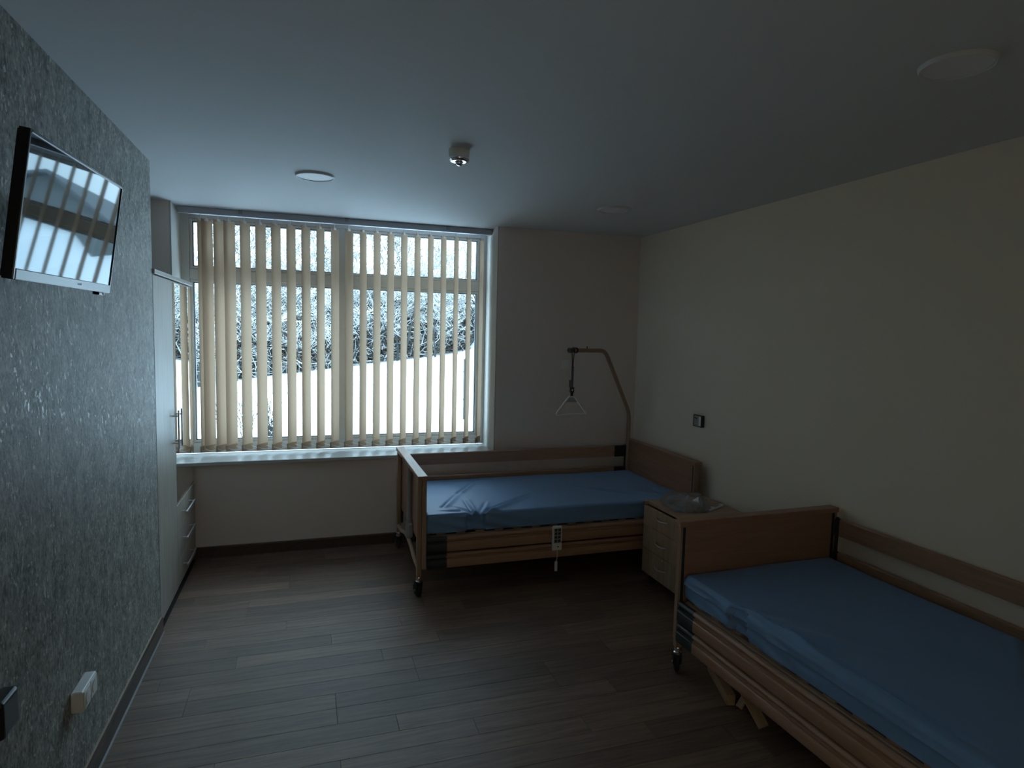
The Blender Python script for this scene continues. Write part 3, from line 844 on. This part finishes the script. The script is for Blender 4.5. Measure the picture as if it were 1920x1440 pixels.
# things on the nightstand
# clear plastic bag: a crumpled, half collapsed pouch
bm = NB()
nu, nv = 40, 12
rings = []
for j in range(nv+1):
    t = j/nv
    ring = []
    for i in range(nu):
        a = 2*PI*i/nu
        rad = 1.0 if t < 0.001 else math.cos(t*PI/2)**0.55
        ex = 0.155*(1+0.14*math.cos(3*a+0.6)+0.06*math.sin(7*a))
        ey = 0.185*(1+0.10*math.cos(2*a+1.2)+0.05*math.sin(5*a))
        px, py = ex*rad*math.cos(a), ey*rad*math.sin(a)
        h = 0.066*(math.sin(t*PI/2)**0.8)*(1+0.30*(py/0.185)+0.30*(px/0.155))
        cn = noise.noise(Vector((px*26, py*26, h*18)))*0.016 + noise.noise(Vector((px*60, py*60, 4)))*0.007
        f = min(1, t*3)
        ring.append(bm.verts.new((px + cn*f, py - cn*f*0.7, max(0.0015, h + cn*f*1.2 + 0.002))))
    rings.append(ring)
for A, B in zip(rings, rings[1:]):
    for i in range(nu): bm.faces.new((A[i], A[(i+1)%nu], B[(i+1)%nu], B[i]))
bm.faces.new(rings[-1]); bm.faces.new(list(reversed(rings[0])))
bag = obj('plastic_bag', bm, M['bag'], smooth='all', angle=28)
bag.location = (-0.400, -1.462, NZ)
tag(bag, 'crumpled clear plastic bag lying on the nightstand top', 'bag')
# contents
bm = NB()
lathe(bm, [(0, 0), (0.014, 0.0), (0.022, 0.008), (0.036, 0.062), (0.033, 0.062), (0.018, 0.010), (0, 0.010)], (0, 0, 0), 'z', 20)
cup = obj('cup', bm, M['paper']); cup.rotation_euler = (math.radians(68), 0, math.radians(38)); cup.location = (-0.372, -1.520, NZ+0.036)
tag(cup, 'white cone shaped plastic cup inside the clear bag', 'cup')
k1 = thing('fitting', 'dark grey angled metal fitting in the middle of the clear bag', 'fitting', (-0.405, -1.455, NZ+0.004))
bm = NB(); box(bm, -0.045, 0.020, -0.018, 0.018, 0.0, 0.026, bev=0.005); obj('base', bm, M['grey_metal'], k1)
obj('spout', tb(arc_path([(0.0, 0, 0.024), (0.02, -0.01, 0.050), (0.045, 0.01, 0.062)], 0.012, 4), [0.009]*12, 10), M['steel'], k1)
k2 = thing('clamp', 'small dark metal clamp in the clear bag, on its side towards the bed', 'clamp', (-0.440, -1.375, NZ+0.004))
bm = NB(); box(bm, -0.020, 0.020, -0.030, 0.030, 0.0, 0.015, bev=0.004); obj('jaw', bm, M['dark_plastic'], k2)
obj('screw', tb([(-0.015, -0.028, 0.020), (0.017, 0.030, 0.022)], 0.005, 10), M['chrome'], k2)
rc = thing('remote_control', 'slim white remote control beside the plastic bag on the nightstand', 'remote', (-0.222, -1.566, NZ), math.radians(27))
obj('body', bx(-0.105, 0.105, -0.019, 0.019, 0.0005, 0.016, bev=0.005), M['white_plastic'], rc)
obj('display', bx(-0.010, 0.078, -0.013, 0.013, 0.0155, 0.0168), M['grey_plastic'], rc)
obj('button', lathe(NB(), [(0, 0.0155), (0.007, 0.0155), (0.007, 0.0182), (0, 0.0182)], (-0.070, 0, 0), 'z', 14), M['print'], rc)

# ------------------------------------------------------------------ loose slats lying under the nearer bed
def plank_thing(label, pts_a, pts_b, w, t, roll):
    a, b = Vector(pts_a), Vector(pts_b)
    o = obj('wooden_slat', bx(-(b-a).length/2, (b-a).length/2, -w/2, w/2, -t/2, t/2, bev=0.003), M['pile_wood'])
    d = (b-a).normalized(); yv = Vector((0,0,1)).cross(d).normalized(); zv = d.cross(yv)
    R = Matrix((d, yv, zv)).transposed().to_4x4() @ Matrix.Rotation(roll, 4, 'X')
    o.matrix_world = Matrix.Translation((a+b)/2) @ R
    return tag(o, label, 'slat', 'loose wooden slats under the nearer bed')
plank_thing('thick loose wooden slat on the floor under the near bed, closest to its caster', (-0.86, -2.46, 0.030), (-0.965, -2.765, 0.030), 0.042, 0.056, 0.0)
plank_thing('short wooden slat end sticking out between two others under the near bed', (-0.84, -2.795, 0.150), (-0.952, -2.805, 0.014), 0.040, 0.014, 0.25)
plank_thing('longest loose slat slanting from under the near bed down to the floor', (-0.90, -2.63, 0.175), (-0.948, -2.975, 0.024), 0.050, 0.016, 0.5)

# ------------------------------------------------------------------ ceiling fittings
def downlight(label, x, y, r=0.112):
    t = thing('ceiling_light', label, 'ceiling light', (x, y, H), 0, 'round recessed ceiling lights')
    obj('ring', lathe(NB(), [(r-0.010, -0.001), (r-0.010, -0.012), (r-0.004, -0.014), (r, -0.010), (r+0.002, 0.0), (r-0.012, 0.0)], (0,0,0), 'z', 48), M['lamp_ring'], t)
    obj('diffuser', lathe(NB(), [(0, -0.009), (r-0.0105, -0.009), (r-0.0105, -0.001), (0, -0.001)], (0,0,0), 'z', 48), M['lamp_diffuser'], t)
    return t
downlight('round white ceiling light above the window blind, left of the smoke detector', -2.887, -1.235)
downlight('round ceiling light above the bed under the window, near the right wall', -0.845, -1.077)
downlight('round ceiling light nearest the camera, at upper right of the ceiling', -0.942, -3.645, 0.108)
sd = thing('smoke_detector', 'small cylindrical white smoke detector with dark lens on the ceiling', 'smoke detector', (-2.215, -2.085, H))
obj('base', lathe(NB(), [(0, 0), (0.050, 0), (0.052, -0.004), (0.050, -0.042), (0, -0.042)], (0,0,0), 'z', 32), M['white_plastic'], sd)
obj('rim', lathe(NB(), [(0.034, -0.042), (0.050, -0.042), (0.051, -0.050), (0.042, -0.060), (0.033, -0.060)], (0,0,0), 'z', 32), M['chrome'], sd)
obj('lens', lathe(NB(), [(0, -0.0425), (0.033, -0.0425), (0.032, -0.058), (0.022, -0.060), (0, -0.060)], (0,0,0), 'z', 28), M['black'], sd)
obj('bulb', lathe(NB(), [(0, -0.0605), (0.017, -0.0605), (0.018, -0.068), (0.012, -0.077), (0, -0.080)], (0,0,0), 'z', 24), M['chrome'], sd)

# ------------------------------------------------------------------ switches and sockets
sw = thing('light_switch', 'square white switch plate on the wall behind the hanging grab handle', 'switch', (-0.727, 0, 1.523))
obj('plate', bx(-0.043, 0.043, -0.010, 0, -0.043, 0.043, bev=0.003), M['white_plastic'], sw)
obj('rocker', bx(-0.030, 0.030, -0.014, -0.009, -0.030, 0.030, bev=0.003), M['white_plastic'], sw)
cp = thing('call_panel', 'small grey call panel in a black frame on the cream wall', 'call panel', (0, -1.037, 1.142))
bm = NB()
for a in ((-0.055, 0.055, 0.040, 0.046), (-0.055, 0.055, -0.046, -0.040), (-0.055, -0.048, -0.040, 0.040), (0.048, 0.055, -0.040, 0.040)):
    box(bm, -0.026, 0, a[0], a[1], a[2], a[3], bev=0.001)
obj('frame', bm, M['black'], cp)
obj('faceplate', bx(-0.024, -0.001, -0.048, 0.048, -0.040, 0.040), M['grey_plastic'], cp)
obj('side_strip', bx(-0.0250, -0.0235, -0.040, -0.018, -0.036, 0.036), M['white_plastic'], cp)
for yy, zz in ((0.034, 0.022), (0.014, 0.018)):
    obj('button', lathe(NB(), [(0, -0.0265), (0.007, -0.0265), (0.007, -0.024), (0, -0.024)], (0, yy, zz), 'x', 12), M['print'], cp)
for r_ in range(3):
    for c_ in range(3):
        obj('print_mark', bx(-0.0246, -0.0238, 0.002+c_*0.016, 0.009+c_*0.016, -0.004-r_*0.014, 0.001-r_*0.014), M['print'], cp)
so = thing('double_socket', 'white surface mounted double power socket low on the flecked grey wall', 'socket', (XL, -2.570, 0.421))
obj('housing', bx(0, 0.040, -0.078, 0.078, -0.039, 0.039, bev=0.005), M['white_plastic'], so)
for yy in (-0.037, 0.037):
    cv = obj('cover', bx(0.0395, 0.0435, yy-0.034, yy+0.034, -0.034, 0.034, bev=0.0015), M['white_plastic'], so)
    obj('socket_ring', lathe(NB(), [(0.020, 0.0430), (0.0235, 0.0430), (0.0235, 0.0465), (0.020, 0.0465)], (0, yy, 0), 'x', 28), M['white_plastic'], cv)
    obj('socket_well', lathe(NB(), [(0, 0.0432), (0.0195, 0.0432), (0.0195, 0.0440), (0, 0.0440)], (0, yy, 0), 'x', 28), M['grey_plastic'], cv)
    for dz in (-0.0095, 0.0095):
        obj('pin_hole', lathe(NB(), [(0, 0.0438), (0.0024, 0.0438), (0.0024, 0.0446), (0, 0.0446)], (0, yy+dz, 0), 'x', 10), M['print'], cv)
bc = thing('wall_box', 'black rounded plastic box on the flecked grey wall near the left picture edge', 'box', (XL, -3.215, 0.725))
obj('shell', bx(0, 0.045, -0.045, 0.058, -0.050, 0.058, bev=0.012, seg=4), M['black'], bc)
obj('loop', tb([(0.020, 0.055+0.012*math.cos(a), -0.056+0.012*math.sin(a)) for a in [2*PI*k/16 for k in range(16)]], 0.003, 8, closed=True), M['black'], bc)

# ------------------------------------------------------------------ outdoors: snow, fence, trees, house
def sstep(t): t = max(0, min(1, t)); return t*t*(3-2*t)
def ground(x, y):
    crest = -0.70 + 1.52*max(-0.35, min(1.15, (x+5.9)/10.9))
    base = -0.65
    h = base + (crest-base)*sstep((y-12.5)/12.0)
    if y > 25: h += (y-25)*0.02
    h += 2.0*sstep((x-4.6)/1.6)*sstep((y-12)/6)
    if y < 12.5: h += 0.05*math.sin(x*0.7)*sstep((y-2)/6)
    return h + 0.05*noise.noise(Vector((x*0.25, y*0.25, 0)))*sstep((y-3)/4)
bm = NB()
xs = [-60, -45, -34, -26, -20] + [-16 + 0.8*i for i in range(46)] + [24, 30, 38, 50, 70]
ys = [0.55, 1.5, 2.5] + [3.5 + 0.75*i for i in range(38)] + [34, 40, 50, 65, 90]
gv = [[bm.verts.new((x, y, ground(x, y))) for x in xs] for y in ys]
for A, B in zip(gv, gv[1:]):
    for i in range(len(xs)-1): bm.faces.new((A[i], A[i+1], B[i+1], B[i]))
struct('snow_ground', bm, M['snow'])

# wire mesh fence
FY = 11.15
fence = thing('wire_fence', 'wire mesh fence on dark posts across the snow outside the window', 'fence', (-2, FY, -0.65))
def fz(x): return ground(x, FY)
px_list = [1.115 - 3.2*k for k in range(5)] + [4.315, 7.515]
for k, x in enumerate(sorted(px_list)):
    bm = NB(); z0 = fz(x)+0.65
    box(bm, x+2-0.045, x+2+0.045, -0.03, 0.03, z0-0.15, z0+1.64, bev=0.004)
    p = obj('post', bm, M['fence_post'], fence)
    for zc in (0.55, 1.3):
        obj('clamp', bx(x+2-0.075, x+2+0.030, -0.045, -0.030, z0+zc-0.012, z0+zc+0.012), M['fence_post'], p)
srt = sorted(px_list)
for a, c in zip(srt, srt[1:]):
    bm = NB()
    n_w = int((c-a-0.1)/0.10)
    for i in range(n_w+1):
        x = a+0.05+(c-a-0.1)*i/n_w; z0 = fz(x)+0.65
        tube(bm, [(x+2, 0, z0+0.05), (x+2, 0, z0+1.60)], 0.0036, 3, caps=False)
    for zc in (0.06, 0.30, 0.55, 0.80, 1.05, 1.30, 1.58):
        for dy in (-0.008, 0.008):
            tube(bm, [(a+0.03+2, dy, fz(a)+0.65+zc), (c-0.03+2, dy, fz(c)+0.65+zc)], 0.0042, 3, caps=False)
    tag(obj('mesh_panel', bm, M['wire'], fence, smooth=False), kind='stuff')

# bare snow-laden trees
def tree_meshes(seed, height, spread):
    rnd = random.Random(seed)
    bark, sn = NB(), NB()
    def seg(bm, a, b, r0, r1, n):
        d = (b-a).normalized()
        u = d.orthogonal().normalized(); v = d.cross(u)
        A = [bm.verts.new(a + (u*math.cos(2*PI*k/n)+v*math.sin(2*PI*k/n))*r0) for k in range(n)]
        B = [bm.verts.new(b + (u*math.cos(2*PI*k/n)+v*math.sin(2*PI*k/n))*r1) for k in range(n)]
        for k in range(n): bm.faces.new((A[k], A[(k+1)%n], B[(k+1)%n], B[k]))
    def branch(p, d, length, r, depth):
        steps = 3
        q = p
        for i in range(steps):
            dd = (d + Vector((rnd.uniform(-1,1), rnd.uniform(-1,1), rnd.uniform(-.5,.8)))*(0.22 if depth < 2 else 0.42)).normalized()
            q2 = q + dd*length/steps
            ra, rb = r*(1-0.22*i), r*(1-0.22*(i+1))
            seg(bark, q, q2, ra, rb, 5 if depth < 2 else 3)
            flat = 1-abs(dd.z)
            if depth >= 1 and flat > 0.16 and rnd.random() < 0.8:
                o = Vector((0, 0, ra*0.8+0.006))
                seg(sn, q+o, q2+o, ra*0.75+0.013, rb*0.75+0.011, 3)
            if depth < 4:
                nb = (2, 3, 2, 2)[depth] if i > 0 or depth > 0 else 1
                for _ in range(nb):
                    if depth == 3 and rnd.random() < 0.35: continue
                    az = rnd.uniform(0, 2*PI); el = rnd.uniform(0.05, 0.75)
                    side = Vector((math.cos(az), math.sin(az), el*1.0)).normalized()
                    nd_ = (dd*rnd.uniform(0.3, 0.8) + side*spread).normalized()
                    branch(q2, nd_, length*rnd.uniform(0.42, 0.66), max(0.007, rb*rnd.uniform(0.42, 0.62)), depth+1)
            q = q2; d = dd
    branch(Vector((0,0,-0.2)), Vector((rnd.uniform(-.1,.1), rnd.uniform(-.1,.1), 1)).normalized(), height*0.72, 0.11*height/6, 0)
    return bark, sn
variants = []
for s, h, sp in ((11, 5.6, 0.9), (23, 6.6, 0.8), (37, 5.0, 1.1), (41, 6.0, 1.0)):
    bk_, sn_ = tree_meshes(s, h, sp)
    variants.append((bk_, sn_))
protos = []
rnd = random.Random(77)
tree_label = 'bare grey tree laden with snow on the slope beyond the fence'
tree_group = None
ROWS = ('low snow-crusted bare tree in the front row', 'mid-height snow-crusted bare tree in the middle row', 'tall frosted bare tree in the back row')
def place_tree(i, x, y, rot, sc, row):
    side = 'left' if (x+2.933)/(y+5.183) < 0.055 else 'right'
    k = i % 4
    z = ground(x, y)
    if k < len(protos):
        r0, b0, s0 = protos[k]
        r = r0.copy(); COL.objects.link(r)
        b = b0.copy(); COL.objects.link(b); b.parent = r
        s = s0.copy(); COL.objects.link(s); s.parent = r
    else:
        r = thing('bare_tree', tree_label, 'tree', (x, y, z), 0, tree_group)
        b = obj('branches', variants[k][0], M['bark'], r, smooth=False)
        s = obj('snow_load', variants[k][1], M['branch_snow'], r, smooth=False)
        protos.append((r, b, s))
    tag(r, ROWS[row] + ', behind the ' + side + ' half of the blind', 'tree', ('front', 'middle', 'back')[row] + ' row of snowy trees, ' + side)
    r.location = (x, y, z); r.rotation_euler = (0, 0, rot); r.scale = (sc, sc, sc)
i = 0
for row, (yy, n_, x0, x1, s0, s1) in enumerate(((24.6, 13, -8.2, 5.4, 0.62, 0.82), (27.0, 12, -8.8, 5.6, 0.75, 1.0), (30.5, 10, -9.5, 6.2, 0.9, 1.15))):
    for k in range(n_):
        x = x0 + (x1-x0)*(k+0.5)/n_ + rnd.uniform(-0.5, 0.5)
        y = yy + rnd.uniform(-0.8, 0.8)
        tall = 0.92 - 0.20*max(0, min(1, (x+3)/8))
        if row == 2 and (abs(x+4.2) < 1.4 or abs(x-0.9) < 1.2): tall *= 1.45
        place_tree(i, x, y, rnd.uniform(0, 2*PI), rnd.uniform(s0, s1)*tall, row)
        i += 1
# dense low thicket on the crest under the trees: nobody could count its twigs
def thicket(name, mat, seed, count, snow):
    rnd = random.Random(seed); bm = NB()
    for _ in range(count):
        x = rnd.uniform(-10, 5.2); y = rnd.uniform(25.0, 31.5)
        z = ground(x, y) + rnd.uniform(0.0, 3.4)*rnd.random()**0.5
        az = rnd.uniform(0, 2*PI); el = rnd.uniform(-0.35, 1.3)
        L = rnd.uniform(0.3, 1.1)
        d = Vector((math.cos(az)*math.cos(el), math.sin(az)*math.cos(el), math.sin(el)))
        p = Vector((x, y, z)); r = rnd.uniform(0.010, 0.028)
        mid = p + d*L*0.5 + Vector((0, 0, rnd.uniform(-.08, .12)))
        off = Vector((0, 0, r*1.2)) if snow else Vector()
        tube(bm, [p+off, mid+off, p+d*L+off], [r*1.3, r, r*0.4], 3, caps=False)
    return tag(obj(name, bm, mat, None, smooth=False), kind='stuff')
t_ = thicket('thicket', M['bark'], 5, 10000, False)
tag(t_, 'dense dark undergrowth along the top of the snowy slope', 'undergrowth')
t_ = thicket('thicket_snow', M['branch_snow'], 6, 11000, True)
tag(t_, 'snow lying on the undergrowth along the slope top', 'snow')
# small bare shrubs in the snow in front of the fence
def shrub(x, y, h, seed, label):
    rnd = random.Random(seed); bm = NB(); z = ground(x, y)
    for k in range(26):
        az = rnd.uniform(0, 2*PI); sp = rnd.uniform(0.05, 0.45)
        p0 = Vector((rnd.uniform(-.1,.1), rnd.uniform(-.1,.1), -0.02))
        p2 = Vector((math.cos(az)*sp*h, math.sin(az)*sp*h, h*rnd.uniform(0.55, 1.0)))
        p1 = p0.lerp(p2, 0.5) + Vector((rnd.uniform(-.06,.06), 0, 0.06))
        tube(bm, [p0, p1, p2], [0.010, 0.007, 0.004], 3, caps=False)
    o = obj('bare_shrub', bm, M['bark'], smooth=False); o.location = (x, y, z)
    return tag(o, label, 'shrub', 'bare shrubs in the snow')
shrub(-4.62, 9.6, 0.95, 1, 'leftmost of three small bare shrubs in the snow before the fence')
shrub(-4.20, 9.4, 1.05, 2, 'middle one of three small bare shrubs in the snow before the fence')
shrub(-3.75, 9.7, 1.0, 3, 'rightmost of three small bare shrubs in the snow before the fence')

# house outside to the right, seen as a reflection in the television
hx0, hx1, hy0, hy1 = 5.7, 9.5, 20.0, 27.0
hz = 1.35
hs = thing('house', 'grey gabled house outside, seen only as a reflection in the television screen', 'house', (hx0, hy0, hz))
hw, hd = hx1-hx0, hy1-hy0
bm = NB(); prism(bm, [(0, -0.6), (hw, -0.6), (hw, 1.95), (hw/2, 2.85), (0, 1.95)], 'y', 0, hd)
obj('wall', bm, M['house_wall'], hs, smooth=False)
for s in (0, 1):
    bm = NB()
    xa, xb = (-0.35, hw/2) if s == 0 else (hw+0.35, hw/2)
    za, zb = 1.95-0.14, 2.86
    prism(bm, [(xa, za), (xb, zb), (xb, zb+0.12), (xa, za+0.12)], 'y', -0.35, hd+0.35)
    obj('roof_slope', bm, M['house_roof'], hs, smooth=False)
for xx in (0.8, 2.5):
    f = obj('window', bx(xx, xx+0.6, -0.06, 0.0, 1.25, 1.80), M['white_pvc'], hs)
    obj('pane', bx(xx+0.06, xx+0.54, -0.075, -0.061, 1.31, 1.74), M['screen'], f)
